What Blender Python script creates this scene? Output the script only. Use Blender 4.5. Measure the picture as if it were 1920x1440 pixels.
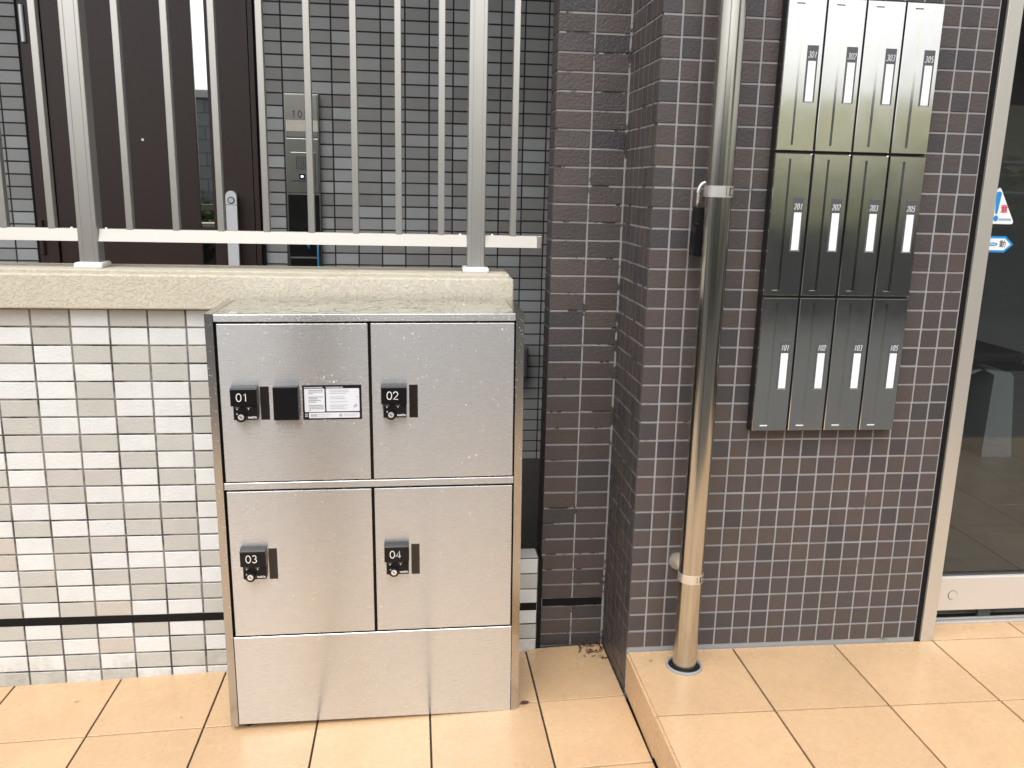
import bpy, bmesh, math, random
from mathutils import Vector, Matrix
random.seed(7)
for o in list(bpy.data.objects): bpy.data.objects.remove(o)
SC = bpy.context.scene
COL = SC.collection

# ------------------------------------------------------------------ camera, sky, sun, exposure
CAM_POS = Vector((-0.585, -2.13948, 1.19291))
YAW, PITCH, ROLL, FOC = 0.11506, -0.22329, 0.02338, 1627.79
fwd = Vector((math.sin(YAW)*math.cos(PITCH), math.cos(YAW)*math.cos(PITCH), math.sin(PITCH)))
rt0 = Vector((math.cos(YAW), -math.sin(YAW), 0)); up0 = rt0.cross(fwd)
rt = math.cos(ROLL)*rt0 + math.sin(ROLL)*up0
up = -math.sin(ROLL)*rt0 + math.cos(ROLL)*up0
cd = bpy.data.cameras.new('camera'); cam = bpy.data.objects.new('camera', cd); COL.objects.link(cam)
cam.matrix_world = Matrix(((rt.x, up.x, -fwd.x, CAM_POS.x), (rt.y, up.y, -fwd.y, CAM_POS.y), (rt.z, up.z, -fwd.z, CAM_POS.z), (0, 0, 0, 1)))
cd.sensor_width = 36; cd.lens = FOC/1920*36; cd.clip_start = 0.05; cd.clip_end = 500
SC.camera = cam

SUN_EL, SUN_AZ = math.radians(58), math.radians(200)      # azimuth: where the sun stands, clockwise from +Y
W = bpy.data.worlds.new('World'); SC.world = W; W.use_nodes = True
wn, wl = W.node_tree.nodes, W.node_tree.links
bg = wn['Background']
sky = wn.new('ShaderNodeTexSky'); sky.sky_type = 'NISHITA'; sky.sun_disc = False
sky.sun_elevation = SUN_EL; sky.sun_rotation = SUN_AZ; sky.air_density = 1.0; sky.dust_density = 4.0; sky.ozone_density = 1.0
hs = wn.new('ShaderNodeHueSaturation'); hs.inputs['Saturation'].default_value = 0.12
wl.new(sky.outputs[0], hs.inputs['Color']); wl.new(hs.outputs[0], bg.inputs['Color'])
bg.inputs['Strength'].default_value = 0.15
sl = bpy.data.lights.new('sun', 'SUN'); sun = bpy.data.objects.new('sun', sl); COL.objects.link(sun)
sl.energy = 0.6; sl.angle = math.radians(60); sl.color = (1.0, 0.97, 0.92)
sd = Vector((math.sin(SUN_AZ)*math.cos(SUN_EL), math.cos(SUN_AZ)*math.cos(SUN_EL), math.sin(SUN_EL)))
sun.rotation_euler = (-sd).to_track_quat('-Z', 'Y').to_euler()
SC.view_settings.view_transform = 'Standard'; SC.view_settings.look = 'None'
SC.view_settings.exposure = 0.85; SC.view_settings.gamma = 1; SC.view_settings.use_curve_mapping = False
SC.render.engine = 'CYCLES'; SC.render.resolution_x = 1024; SC.render.resolution_y = 768
SC.cycles.max_bounces = 6; SC.cycles.diffuse_bounces = 3; SC.cycles.glossy_bounces = 3; SC.cycles.transmission_bounces = 4; SC.cycles.transparent_max_bounces = 6

# ------------------------------------------------------------------ helpers
def lin(r, g, b):
    f = lambda c: (c/255/12.92) if c/255 <= 0.04045 else ((c/255+0.055)/1.055)**2.4
    return (f(r), f(g), f(b))
def lum(c, k): return tuple(min(1, v*k) for v in c)

class N:
    """small node helper for one material"""
    def __init__(s, name):
        s.m = bpy.data.materials.new(name); s.m.use_nodes = True
        s.t = s.m.node_tree; s.n = s.t.nodes; s.p = s.n['Principled BSDF']
        s.geo = s.n.new('ShaderNodeNewGeometry')
    def add(s, typ, **kw):
        n = s.n.new(typ)
        for k, v in kw.items():
            if k.startswith('_'): setattr(n, k[1:], v)
            else: n.inputs[k.replace('_', ' ')].default_value = v
        return n
    def link(s, a, b): s.t.links.new(a, b)
    def pos(s, scale=(1, 1, 1)):
        mp = s.n.new('ShaderNodeMapping'); mp.inputs['Scale'].default_value = scale
        s.link(s.geo.outputs['Position'], mp.inputs['Vector']); return mp.outputs[0]
    def noise(s, scale, detail=4, rough=.55, vec=None, dist=0):
        n = s.n.new('ShaderNodeTexNoise'); n.inputs['Scale'].default_value = scale
        n.inputs['Detail'].default_value = detail; n.inputs['Roughness'].default_value = rough
        n.inputs['Distortion'].default_value = dist
        s.link(vec or s.geo.outputs['Position'], n.inputs['Vector']); return n.outputs['Fac']
    def ramp(s, fac, stops):
        r = s.n.new('ShaderNodeValToRGB'); e = r.color_ramp.elements
        while len(e) < len(stops): e.new(.5)
        for el, (p, c) in zip(e, stops):
            el.position = p; el.color = (*c, 1) if isinstance(c, tuple) else (c, c, c, 1)
        s.link(fac, r.inputs[0]); return r.outputs[0]
    def mix(s, fac, a, b, mode='MIX'):
        m = s.n.new('ShaderNodeMix'); m.data_type = 'RGBA'; m.blend_type = mode
        for sock, v in ((m.inputs['Factor'], fac), (m.inputs['A'], a), (m.inputs['B'], b)):
            if isinstance(v, (int, float)): sock.default_value = v
            elif isinstance(v, tuple): sock.default_value = (*v, 1)
            else: s.link(v, sock)
        return m.outputs['Result']
    def math(s, op, a, b=0.0):
        m = s.n.new('ShaderNodeMath'); m.operation = op
        for sock, v in ((m.inputs[0], a), (m.inputs[1], b)):
            if isinstance(v, (int, float)): sock.default_value = v
            else: s.link(v, sock)
        return m.outputs[0]
    def bump(s, h, strength, dist=.002, nrm=None):
        b = s.n.new('ShaderNodeBump'); b.inputs['Strength'].default_value = strength; b.inputs['Distance'].default_value = dist
        s.link(h, b.inputs['Height'])
        if nrm: s.link(nrm, b.inputs['Normal'])
        return b.outputs[0]
    def set(s, base=None, rough=None, metal=None, normal=None, **kw):
        for sock, v in (('Base Color', base), ('Roughness', rough), ('Metallic', metal), ('Normal', normal)):
            if v is None: continue
            if isinstance(v, tuple): s.p.inputs[sock].default_value = (*v, 1)
            elif isinstance(v, (int, float)): s.p.inputs[sock].default_value = v
            else: s.link(v, s.p.inputs[sock])
        for k, v in kw.items():
            k = k.replace('_', ' ')
            if isinstance(v, tuple): s.p.inputs[k].default_value = (*v, 1) if len(v) == 3 else v
            else: s.p.inputs[k].default_value = v
        return s.m

def plain(name, base, rough=.5, metal=0.0, var=0.0, vs=20, bump=0, bs=200, bd=.001, **kw):
    n = N(name); c = base
    if var:
        c = n.mix(n.noise(vs), lum(base, 1-var), lum(base, 1+var))
    nr = n.bump(n.noise(bs), bump, bd) if bump else None
    return n.set(c, rough, metal, nr, **kw)

def tile_mat(name, bump1, bump2, rough, speck=0.0, wear=.12, bsc=120):
    """colour comes from the tile's own object colour; relief and specks from noise"""
    n = N(name)
    oi = n.n.new('ShaderNodeObjectInfo')
    v = n.ramp(n.noise(14, 3), [(.25, 1-wear), (.75, 1+wear*.6)])
    c = n.mix(1.0, oi.outputs['Color'], v, 'MULTIPLY')
    if speck:
        stn = n.ramp(n.noise(5, 6, .7, vec=n.pos((6, 1, .55)), dist=.3), [(.55, 0.0), (.78, .07)])
        c = n.mix(stn, c, (.30, .28, .24))
        sx = n.n.new('ShaderNodeSeparateXYZ'); n.link(n.geo.outputs['Position'], sx.inputs[0])
        spl = n.math('SUBTRACT', n.noise(16, 6, .7), n.math('MULTIPLY', n.math('ADD', sx.outputs['Z'], .26), 1.6))
        c = n.mix(n.ramp(spl, [(.36, 0.0), (.6, .35)]), c, (.20, .18, .14))
        sp = n.ramp(n.noise(330, 2), [(.66, 0.0), (.74, 1.0)])
        c = n.mix(n.math('MULTIPLY', sp, speck), c, (.16, .14, .12))
    h1 = n.noise(bsc, 2, .6, dist=.6); h2 = n.noise(420, 1, .6)
    nr = n.bump(h1, bump1, .004); nr = n.bump(h2, bump2, .0015, nr)
    return n.set(c, rough, 0, nr)

def grout_mat(name, light, dark, lo, hi, sc=16):
    n = N(name)
    f = n.ramp(n.noise(sc, 6, .65), [(lo, 0.0), (hi, 1.0)])
    c = n.mix(f, dark, light)
    return n.set(c, .85, 0, n.bump(n.noise(500, 3), .6, .001))

class MB:
    def __init__(s): s.bm = bmesh.new()
    def box(s, x0, x1, y0, y1, z0, z1, bev=0, seg=2):
        r = bmesh.ops.create_cube(s.bm, size=1.0); vs = r['verts']
        for v in vs: v.co = Vector(((x0+x1)/2+v.co.x*(x1-x0), (y0+y1)/2+v.co.y*(y1-y0), (z0+z1)/2+v.co.z*(z1-z0)))
        if bev:
            ed = {e for v in vs for e in v.link_edges}
            bmesh.ops.bevel(s.bm, geom=list(ed), offset=bev, segments=seg, profile=.5, affect='EDGES')
        return s
    def face(s, pts): s.bm.faces.new([s.bm.verts.new(p) for p in pts]); return s
    def prism(s, pts, fn, w0, w1):
        """polygon (u, v) swept from w0 to w1; fn(u, v, w) -> xyz"""
        a = [s.bm.verts.new(fn(u, v, w0)) for u, v in pts]; b = [s.bm.verts.new(fn(u, v, w1)) for u, v in pts]
        s.bm.faces.new(a); s.bm.faces.new(b[::-1])
        for i in range(len(pts)):
            j = (i+1) % len(pts); s.bm.faces.new((a[i], b[i], b[j], a[j]))
        return s
    def cyl(s, p0, p1, r0, r1=None, n=24, caps=True):
        p0, p1 = Vector(p0), Vector(p1); r1 = r0 if r1 is None else r1
        d = (p1-p0).normalized(); q = d.to_track_quat('Z', 'Y')
        ring = lambda p, r: [s.bm.verts.new(p+q @ Vector((r*math.cos(2*math.pi*k/n), r*math.sin(2*math.pi*k/n), 0))) for k in range(n)]
        a, b = ring(p0, r0), ring(p1, r1)
        for i in range(n):
            f = s.bm.faces.new((a[i], a[(i+1) % n], b[(i+1) % n], b[i])); f.smooth = True
        if caps:
            for p, r in ((p0, r0), (p1, r1)):
                if r > 1e-6: s.bm.faces.new(ring(p, r))
        return s
    def tube(s, path, r, n=12):
        path = [Vector(p) for p in path]; rings = []
        for i, p in enumerate(path):
            d = (path[min(i+1, len(path)-1)]-path[max(i-1, 0)]).normalized(); q = d.to_track_quat('Z', 'Y')
            rings.append([s.bm.verts.new(p+q @ Vector((r*math.cos(2*math.pi*k/n), r*math.sin(2*math.pi*k/n), 0))) for k in range(n)])
        for a, b in zip(rings, rings[1:]):
            for k in range(n):
                f = s.bm.faces.new((a[k], a[(k+1) % n], b[(k+1) % n], b[k])); f.smooth = True
        s.bm.faces.new(rings[0]); s.bm.faces.new(rings[-1]); return s
    def lathe(s, prof, c, n=32):
        rings = [[s.bm.verts.new((c[0]+r*math.cos(2*math.pi*k/n), c[1]+r*math.sin(2*math.pi*k/n), z)) for k in range(n)] for r, z in prof]
        for a, b in zip(rings, rings[1:]):
            for k in range(n):
                f = s.bm.faces.new((a[k], a[(k+1) % n], b[(k+1) % n], b[k])); f.smooth = True
        return s
    def stroke(s, pts, w, fn, d=0.0004):
        """flat painted stroke along 2-D points, a hair thick"""
        n = len(pts); L = []; R = []
        closed = (Vector(pts[0])-Vector(pts[-1])).length < 1e-7
        for i in range(n):
            p = Vector(pts[i])
            a = Vector(pts[i-1 if i else (n-2 if closed else 0)]); b = Vector(pts[i+1 if i < n-1 else (1 if closed else n-1)])
            t = (b-a).normalized(); nn = Vector((-t.y, t.x))*w/2
            L.append(p+nn); R.append(p-nn)
        for i in range(n-1):
            s.prism([tuple(L[i]), tuple(L[i+1]), tuple(R[i+1]), tuple(R[i])], fn, 0, -d)
        return s
    def build(s, name, mat, parent=None, label=None, recalc=True, kind=None):
        if recalc: bmesh.ops.recalc_face_normals(s.bm, faces=s.bm.faces[:])
        xs = [v.co for v in s.bm.verts]
        c = Vector([(min(v[i] for v in xs)+max(v[i] for v in xs))/2 for i in range(3)])
        for v in xs: v -= c
        me = bpy.data.meshes.new(name); s.bm.to_mesh(me); s.bm.free()
        me.materials.append(mat)
        return link(bpy.data.objects.new(name, me), c, parent, label, kind)

ACC = {}
def link(o, c, parent=None, label=None, kind=None):
    COL.objects.link(o); c = Vector(c)
    ACC[o.name] = c
    o.location = c-ACC[parent.name] if parent else c
    if parent: o.parent = parent
    if label: o['label'] = label
    if kind: o['kind'] = kind
    return o
def thing(name, label, cat, loc, group=None, rot=None, local=False):
    o = bpy.data.objects.new(name, None); o.empty_display_size = .05
    COL.objects.link(o); o.location = loc
    ACC[o.name] = Vector((0, 0, 0)) if local else Vector(loc)
    if rot: o.rotation_euler = rot
    o['label'] = label; o['category'] = cat
    if group: o['group'] = group
    return o
def tag(o, label, cat, group=None):
    o['label'] = label; o['category'] = cat
    if group: o['group'] = group
    return o

FRONT = lambda y: (lambda u, v, w: (u, y+w, v))      # drawing plane facing -Y

def text_mesh(txt, size, x, y, z, mat, name, parent, align='CENTER', shear=0, offset=0, sx=1.0, label=None):
    cu = bpy.data.curves.new('text', 'FONT'); cu.body = txt; cu.size = size; cu.align_x = align; cu.align_y = 'CENTER'
    cu.shear = shear; cu.offset = offset; cu.resolution_u = 3; cu.extrude = .0002
    t = bpy.data.objects.new('text', cu); COL.objects.link(t)
    dg = bpy.context.evaluated_depsgraph_get(); dg.update()
    me = bpy.data.meshes.new_from_object(t.evaluated_get(dg)); bpy.data.objects.remove(t)
    for v in me.vertices: v.co = Vector((v.co.x*sx, -v.co.z, v.co.y))
    me.materials.clear(); me.materials.append(mat)
    return link(bpy.data.objects.new(name, me), (x, y, z), parent, label)

def arc(cx, cy, rx, ry, a0, a1, n=14):
    return [(cx+rx*math.cos(math.radians(a0+(a1-a0)*k/n)), cy+ry*math.sin(math.radians(a0+(a1-a0)*k/n))) for k in range(n+1)]
DIG = {   # thin geometric numerals in a box 0.6 wide, 1 high
    '0': [arc(.3, .5, .3, .5, 0, 360, 24)],
    '1': [[(.12, .80), (.34, 1.0), (.34, 0)]],
    '2': [arc(.3, .71, .28, .29, 175, -35, 14)+[(.02, .0), (.60, .0)]],
    '3': [arc(.28, .755, .245, .245, 150, -90, 12), arc(.28, .255, .285, .255, 90, -150, 14)],
    '4': [[(.46, 0), (.46, 1.0), (.0, .25), (.62, .25)]],
    '5': [[(.54, 1.0), (.2, 1.0), (.1, .56)]+arc(.27, .31, .29, .31, 125, -140, 16)],
}
def digits(mb, txt, x, z, h, w, y, adv=.78, shear=0.0, ws=1.0):
    for k, ch in enumerate(txt):
        for st in DIG[ch]:
            mb.stroke([(x+(k*adv+u*ws+shear*v)*h, z+v*h) for u, v in st], w, FRONT(y))

# ------------------------------------------------------------------ materials
M_DARKTILE = tile_mat('dark_cleft_tile', .5, .3, .40, wear=.08)
M_ENTTILE = tile_mat('dark_square_tile', .35, .25, .40, wear=.08)
M_CREAMTILE = tile_mat('cream_tile', .3, .25, .65, speck=.25, wear=.05)
M_GREYTILE = tile_mat('grey_tile', .08, .12, .5, wear=.06)
M_GROUT_L = grout_mat('light_grout', (.30, .30, .30), (.055, .052, .05), .41, .45, 14)
M_GROUT_C = grout_mat('pale_grout', (.31, .31, .32), (.13, .13, .13), .32, .38, 12)
M_GROUT_D = grout_mat('worn_grey_grout', (.20, .19, .18), (.05, .048, .046), .42, .54, 11)
M_GROUT_E = plain('dark_grout', (.03, .032, .032), .9, var=.2)
M_BLACK_RUB = plain('black_sealant', (.009, .009, .009), .7, bump=.4, bs=300, Specular_IOR_Level=.15)
M_COPE = None
def floor_mat(name, a, b, rough):
    n = N(name); oi = n.n.new('ShaderNodeObjectInfo')
    f = n.noise(6, 6, .6); c = n.mix(f, a, b)
    f2 = n.ramp(n.noise(90, 4, .7), [(.4, .93), (.65, 1.03)])
    c = n.mix(1.0, c, f2, 'MULTIPLY')
    rv = n.math('ADD', n.math('MULTIPLY', oi.outputs['Random'], .18), .90)
    cc = n.n.new('ShaderNodeCombineColor')
    for k in range(3): n.link(rv, cc.inputs[k])
    c = n.mix(1.0, c, cc.outputs[0], 'MULTIPLY')
    st = n.ramp(n.noise(42, 5, .7), [(.69, 0.0), (.78, .35)])
    c = n.mix(st, c, (.22, .14, .07))
    dirt = n.ramp(n.noise(2.3, 7, .68, dist=.5), [(.48, 0.0), (.72, .30)])
    c = n.mix(dirt, c, (.36, .24, .14))
    rg = n.ramp(n.noise(9, 5, .6), [(.3, rough-.12), (.7, rough+.12)])
    return n.set(c, rg, 0, n.bump(n.noise(160, 3), .12, .001))
M_FLOOR = floor_mat('peach_floor_tile', (.575, .375, .210), (.665, .455, .265), .27)
M_FGROUT = plain('floor_grout', (.030, .024, .019), .8, var=.3)
M_BASE = plain('mortar', (.15, .145, .14), .9, var=.2)

def cope_mat():
    n = N('stucco_coping')
    f = n.noise(55, 5, .6); v = n.ramp(n.noise(135, 3, .7, dist=.7), [(.47, 0.0), (.70, 1.0)])
    c = n.mix(n.noise(3, 4), (.52, .475, .38), (.60, .555, .45))
    nr = n.bump(v, .6, .0035); nr = n.bump(n.noise(420, 2), .2, .001, nr)
    return n.set(c, .7, 0, nr)
M_COPE = cope_mat()

def steel(name, base=(.65, .665, .68), rough=.27, aniso=.97, streak=.008, tangent=(0, 0, 1), sc=(1, 1, 60)):
    n = N(name)
    s1 = n.noise(22, 4, .7, vec=n.pos(sc))
    rg = n.ramp(s1, [(.3, rough-streak), (.7, rough+streak)])
    fine = n.ramp(n.noise(60, 3, .75, vec=n.pos((.25, 1, 30))), [(.25, .986), (.75, 1.012)])
    cl = n.mix(1.0, n.mix(n.noise(2.5, 4), lum(base, .94), lum(base, 1.04)), fine, 'MULTIPLY')
    m = n.set(cl, rg, 1.0, None, Anisotropic=aniso)
    t = n.n.new('ShaderNodeCombineXYZ')
    for k in range(3): t.inputs[k].default_value = tangent[k]
    n.link(t.outputs[0], n.p.inputs['Tangent']); return m
M_STEEL = steel('brushed_steel')
M_STEELV = steel('brushed_steel_edge', (.52, .525, .53), .2, .5)
def wet_top():
    n = N('wet_steel_top')
    f = n.ramp(n.noise(9, 2, .5, vec=n.pos((1, 1.3, 1)), dist=2.4), [(.475, 0.0), (.49, 1.0), (.51, 1.0), (.525, 0.0)])
    nr = n.bump(f, .12, .001)
    c = n.mix(f, (.85, .86, .87), (.12, .12, .125))
    return n.set(c, n.ramp(f, [(0, .12), (1, .05)]), 1.0, nr)
M_WETTOP = wet_top()
M_DGAP = plain('dark_gap', (.008, .008, .008), .6)
M_BLKPL = plain('black_plastic', (.006, .006, .007), .30, Specular_IOR_Level=.3)
M_BLKPL2 = plain('black_matt_plastic', (.008, .008, .009), .45, Specular_IOR_Level=.25)
M_SMOKE = plain('smoked_window', (.018, .014, .012), .08)
M_WHITEP = plain('white_print', (.82, .82, .82), .6)
M_PAPER = plain('white_paper', (.86, .86, .86), .6)
M_LABELW = plain('label_white', (.68, .71, .76), .4)
M_LABELK = plain('label_ink', (.16, .17, .19), .6)
M_LABELM = plain('label_ink_grey', (.38, .40, .43), .6)
M_CYL = plain('lock_cylinder', (.85, .85, .85), .35, .7)
def drop_mat():
    n = N('rain_water_glint')
    return n.set((.95, .96, .97), .04, 0, None, Transmission_Weight=.25, IOR=1.33)  # whitish body colour stands in for sky glints in the drops
M_DROP = drop_mat()
M_ALU = plain('champagne_aluminium', (.60, .58, .54), .34, .9, var=.05, vs=9)
M_ALUR = plain('satin_aluminium_rail', (.43, .41, .375), .42, .3)
M_WHITEPL = plain('white_plastic', (.78, .78, .77), .35)
M_PIPE = None
def pipe_mat():
    n = N('weathered_steel_pipe')
    f = n.noise(7, 4, .6, vec=n.pos((3, 3, .5)), dist=.3)
    c = n.mix(n.ramp(f, [(.35, 0.0), (.75, 1.0)]), (.56, .54, .485), (.47, .44, .38))
    return n.set(c, .18, 1.0)
M_PIPE = pipe_mat()
M_CHROME = plain('bright_steel', (.82, .80, .76), .34, .85)
M_MAIL = None
def mail_mat():
    n = N('dark_mirror_steel')
    f = n.ramp(n.noise(9, 5, .7, vec=n.pos((1, 1, .5)), dist=1.0), [(.35, .07), (.75, .16)])
    c = n.mix(n.noise(5, 4), (.74, .735, .71), (.84, .83, .80))
    return n.set(c, f, 1.0, n.bump(n.noise(5, 3), .10, .002))
M_MAIL = mail_mat()
M_MAILCASE = plain('dark_case', (.02, .02, .021), .35, .3)
M_NAMEPL = plain('name_plate_grey', (.085, .095, .105), .25)
M_DOORBR = None
def door_mat():
    n = N('dark_brown_door')
    f = n.noise(30, 4, .6, vec=n.pos((12, 12, .6)))
    c = n.mix(f, (.030, .017, .014), (.043, .026, .022))
    return n.set(c, .38, 0, n.bump(f, .05, .001))
M_DOORBR = door_mat()
M_MIRROR = plain('mirror_glass_strip', (.80, .82, .81), .015, 1.0)
M_SILVER = plain('silver_handle', (.80, .81, .83), .40, .35)
M_ICSTEEL = steel('intercom_steel', (.34, .335, .30), .24, .3)
M_ICBLK = plain('intercom_black', (.012, .012, .012), .12)
M_CREAMSTRIP = plain('cream_name_strip', (.62, .60, .50), .45)
M_BLUE = plain('blue_cord', (.03, .22, .42), .5)
def led_mat():
    n = N('call_button_lamp')
    return n.set((.2, .5, 1), .3, 0, None, Emission_Color=(.45, .7, 1.0), Emission_Strength=4.0)
M_LED = led_mat()
M_BUTTON = plain('navy_button', (.01, .02, .05), .3)
M_FRAME = plain('entrance_aluminium', (.60, .575, .52), .36, .6)
M_RAIL = plain('door_rail_aluminium', (.70, .68, .65), .42, .5)
M_DARKRUB = plain('grey_gasket', (.06, .065, .065), .6)
def glass_mat():
    n = N('door_glass')
    gl = n.n.new('ShaderNodeBsdfGlossy'); gl.inputs['Roughness'].default_value = .0; gl.inputs['Color'].default_value = (1, 1, 1, 1)
    tr = n.n.new('ShaderNodeBsdfTransparent'); tr.inputs['Color'].default_value = (.68, .69, .69, 1)
    lw_ = n.n.new('ShaderNodeLayerWeight'); fc = n.math('ADD', n.math('MULTIPLY', n.math('POWER', lw_.outputs['Facing'], 4.0), .9), .042)
    mx = n.n.new('ShaderNodeMixShader'); n.link(fc, mx.inputs[0]); n.link(tr.outputs[0], mx.inputs[1]); n.link(gl.outputs[0], mx.inputs[2])
    n.link(mx.outputs[0], n.n['Material Output'].inputs['Surface']); return n.m
M_GLASS = glass_mat()
M_STBLUE = plain('sticker_blue', (.02, .27, .66), .4)
M_STRED = plain('sticker_red', (.62, .06, .10), .4)
M_STWHITE = plain('sticker_white', (.86, .88, .89), .4)
M_INK = plain('black_ink', (.03, .03, .03), .5)
M_LEAF = plain('dry_leaf', (.07, .03, .013), .75, var=.4, vs=60)
M_CORFLOOR = plain('corridor_floor', (.045, .04, .035), .45, var=.3, vs=8)
M_CEIL = plain('painted_soffit', (.75, .75, .72), .8)

# ------------------------------------------------------------------ tiles
TILE_MESH = {}
def tile_mesh(w, h, d, mat, ch):
    key = (round(w, 4), round(h, 4), d, mat.name, ch)
    if key in TILE_MESH: return TILE_MESH[key]
    hw, hh = w/2, h/2; v = []; f = []
    for yy, k in ((d, 0), (ch, 0), (0, ch)):
        v += [(-hw+k, yy, -hh+k), (hw-k, yy, -hh+k), (hw-k, yy, hh-k), (-hw+k, yy, hh-k)]
    for r in (0, 4):
        for k in range(4):
            a, b = r+k, r+(k+1) % 4; f.append((a, b, b+4, a+4))
    f.append((8, 9, 10, 11))
    me = bpy.data.meshes.new('tile'); me.from_pydata(v, [], f); me.materials.append(mat); me.update()
    TILE_MESH[key] = me; return me
def put_tile(parent, c, w, h, mat, color, rotz=0, d=.008, ch=.0012, name='tile', jit=.0006):
    o = bpy.data.objects.new(name, tile_mesh(w, h, d, mat, ch))
    c = Vector(c)
    j = Vector((random.uniform(-jit, jit)*.6, 0, random.uniform(-jit, jit)*.6))
    dep = random.uniform(-jit, jit)
    off = Matrix.Rotation(rotz, 3, 'Z') @ Vector((j.x, dep, j.z))
    link(o, c+off, parent)
    o.rotation_euler = (random.uniform(-.006, .006), random.uniform(-.004, .004), rotz+random.uniform(-.006, .006))
    o.color = (*color, 1); return o
def join_tiles(name, parent, items, mat, color, d=.008, ch=.0012):
    """items: (centre, w, h, rotz); pieces past the limit, one mesh"""
    v = []; f = []
    for c, w, h, rz in items:
        me = tile_mesh(w, h, d, mat, ch); R = Matrix.Rotation(rz, 3, 'Z'); b = len(v)
        v += [tuple(R @ x.co+Vector(c)) for x in me.vertices]; f += [tuple(b+i for i in p.vertices) for p in me.polygons]
    me = bpy.data.meshes.new(name); me.from_pydata(v, [], f); me.materials.append(mat)
    o = link(bpy.data.objects.new(name, me), (0, 0, 0), parent, kind='stuff'); o.color = (*color, 1); return o

G = .005          # joint width
DARKS = [lin(80, 72, 71), lin(79, 71, 70), lin(74, 68, 68), lin(81, 72, 70), lin(67, 64, 66), lin(80, 72, 68), lin(77, 70, 69)]
def vary(c, k=.04): s = random.uniform(1-k, 1+k); return tuple(v*s for v in c)

# ------------------------------------------------------------------ setting: floors
FZ = lambda x, y: -.1872+.037*x-.0287*y
def sloped(name, mat, x0, x1, y0, y1, dz, kind=None, thick=.08):
    mb = MB(); P = [(x0, y0), (x1, y0), (x1, y1), (x0, y1)]
    t = [mb.bm.verts.new((x, y, FZ(x, y)+dz)) for x, y in P]; b = [mb.bm.verts.new((x, y, FZ(x, y)+dz-thick)) for x, y in P]
    mb.bm.faces.new(t); mb.bm.faces.new(b)
    for i in range(4): mb.bm.faces.new((t[i], t[(i+1) % 4], b[(i+1) % 4], b[i]))
    return mb.build(name, mat, None, kind=kind)
low = sloped('lower_floor', M_FGROUT, -4.2, 0.0, -1.82, .30, -.0055, 'structure')
low['label'] = 'peach square-tiled paving of the lower entrance level'
def floor_tile(parent, x0, x1, y0, y1, zf, name='floor_tile'):
    g = .0026; mb = MB()
    x0 += g; x1 -= g; y0 += g; y1 -= g; e = .0008; th = .010; dz = random.uniform(-.0004, .0004)
    top = [mb.bm.verts.new((x, y, zf(x, y)+dz)) for x, y in ((x0+e, y0+e), (x1-e, y0+e), (x1-e, y1-e), (x0+e, y1-e))]
    mid = [mb.bm.verts.new((x, y, zf(x, y)+dz-e)) for x, y in ((x0, y0), (x1, y0), (x1, y1), (x0, y1))]
    bot = [mb.bm.verts.new((v.co.x, v.co.y, v.co.z-th)) for v in mid]
    mb.bm.faces.new(top)
    for a, b in ((top, mid), (mid, bot)):
        for i in range(4): mb.bm.faces.new((a[i], a[(i+1) % 4], b[(i+1) % 4], b[i]))
    return mb.build(name, M_FLOOR, parent)
XF, YF = -1.4444, -.0147
for k in range(-8, 5):
    xa = XF+.3*k; xb = min(xa+.3, -.001)
    if xb-xa < .02: continue
    for r in range(-6, 2):
        ya = YF+.3*r; yb = min(ya+.3, .296)
        if yb-ya < .02: continue
        floor_tile(low, xa, xb, ya, yb, FZ)
ZU = -.0613
step = MB().box(.0085, 3.2, -1.81, .128, -.5, ZU-.0055).build('entrance_step', M_FGROUT, None, kind='structure')
step['label'] = 'raised peach-tiled step in front of the glass door'
XU = [0.003, .305, .605, .905, 1.205, 1.505, 1.805, 2.105, 2.405, 2.705]
YU = [.0, -.302, -.602, -.902, -1.202, -1.502, -1.802]
for a, b in zip(XU, XU[1:]):
    for c, d in zip(YU, YU[1:]):
        floor_tile(step, a, b, d, c, lambda x, y: ZU)
for a, b in zip([.905, 1.205, 1.505, 1.805, 2.105], [1.205, 1.505, 1.805, 2.105, 2.405]):
    floor_tile(step, a, b, .0, .092, lambda x, y: ZU)
for c, d in zip(YU, YU[1:]):      # riser tiles on the side of the step
    z0 = FZ(0, (c+d)/2)+.003; z1 = ZU-.006
    o = put_tile(step, (0, (c+d)/2, (z0+z1)/2), abs(c-d)-.0044, z1-z0, M_FLOOR, (1, 1, 1), -math.pi/2, .009, .0015, 'riser_tile', 0)

# ------------------------------------------------------------------ entrance wall (square dark tiles, right)
TOPZ = 1.75
ew = thing('entrance_wall', 'dark brown-grey square-tiled wall behind the downpipe and mailboxes', 'wall', (.43, .05, ZU))
MB().box(.004, .850, .0022, .16, -.30, 3.2).build('grout_bed', M_GROUT_C, ew)
items = []; cells = []
for i in range(0, 17):
    for j in range(-1, 46):
        if 6 <= i <= 12 and 12 <= j < 33: continue
        x0 = .05*i+G/2 if i else .0005; x1 = .05*i+.05-G/2
        if i == 16: x1 = .847
        cells.append((i, j, x0, x1, .05*j+G/2, .05*j+.05-G/2))
for i, j, x0, x1, z0, z1 in cells:
    c = ((x0+x1)/2, 0, (z0+z1)/2)
    if i == 3 or (i == 13 and j >= 12) or j >= 33 or (j <= 2 and i >= 2): items.append((c, x1-x0, z1-z0, 0)); continue
    put_tile(ew, c, x1-x0, z1-z0, M_ENTTILE, vary(random.choice(DARKS)))
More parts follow.
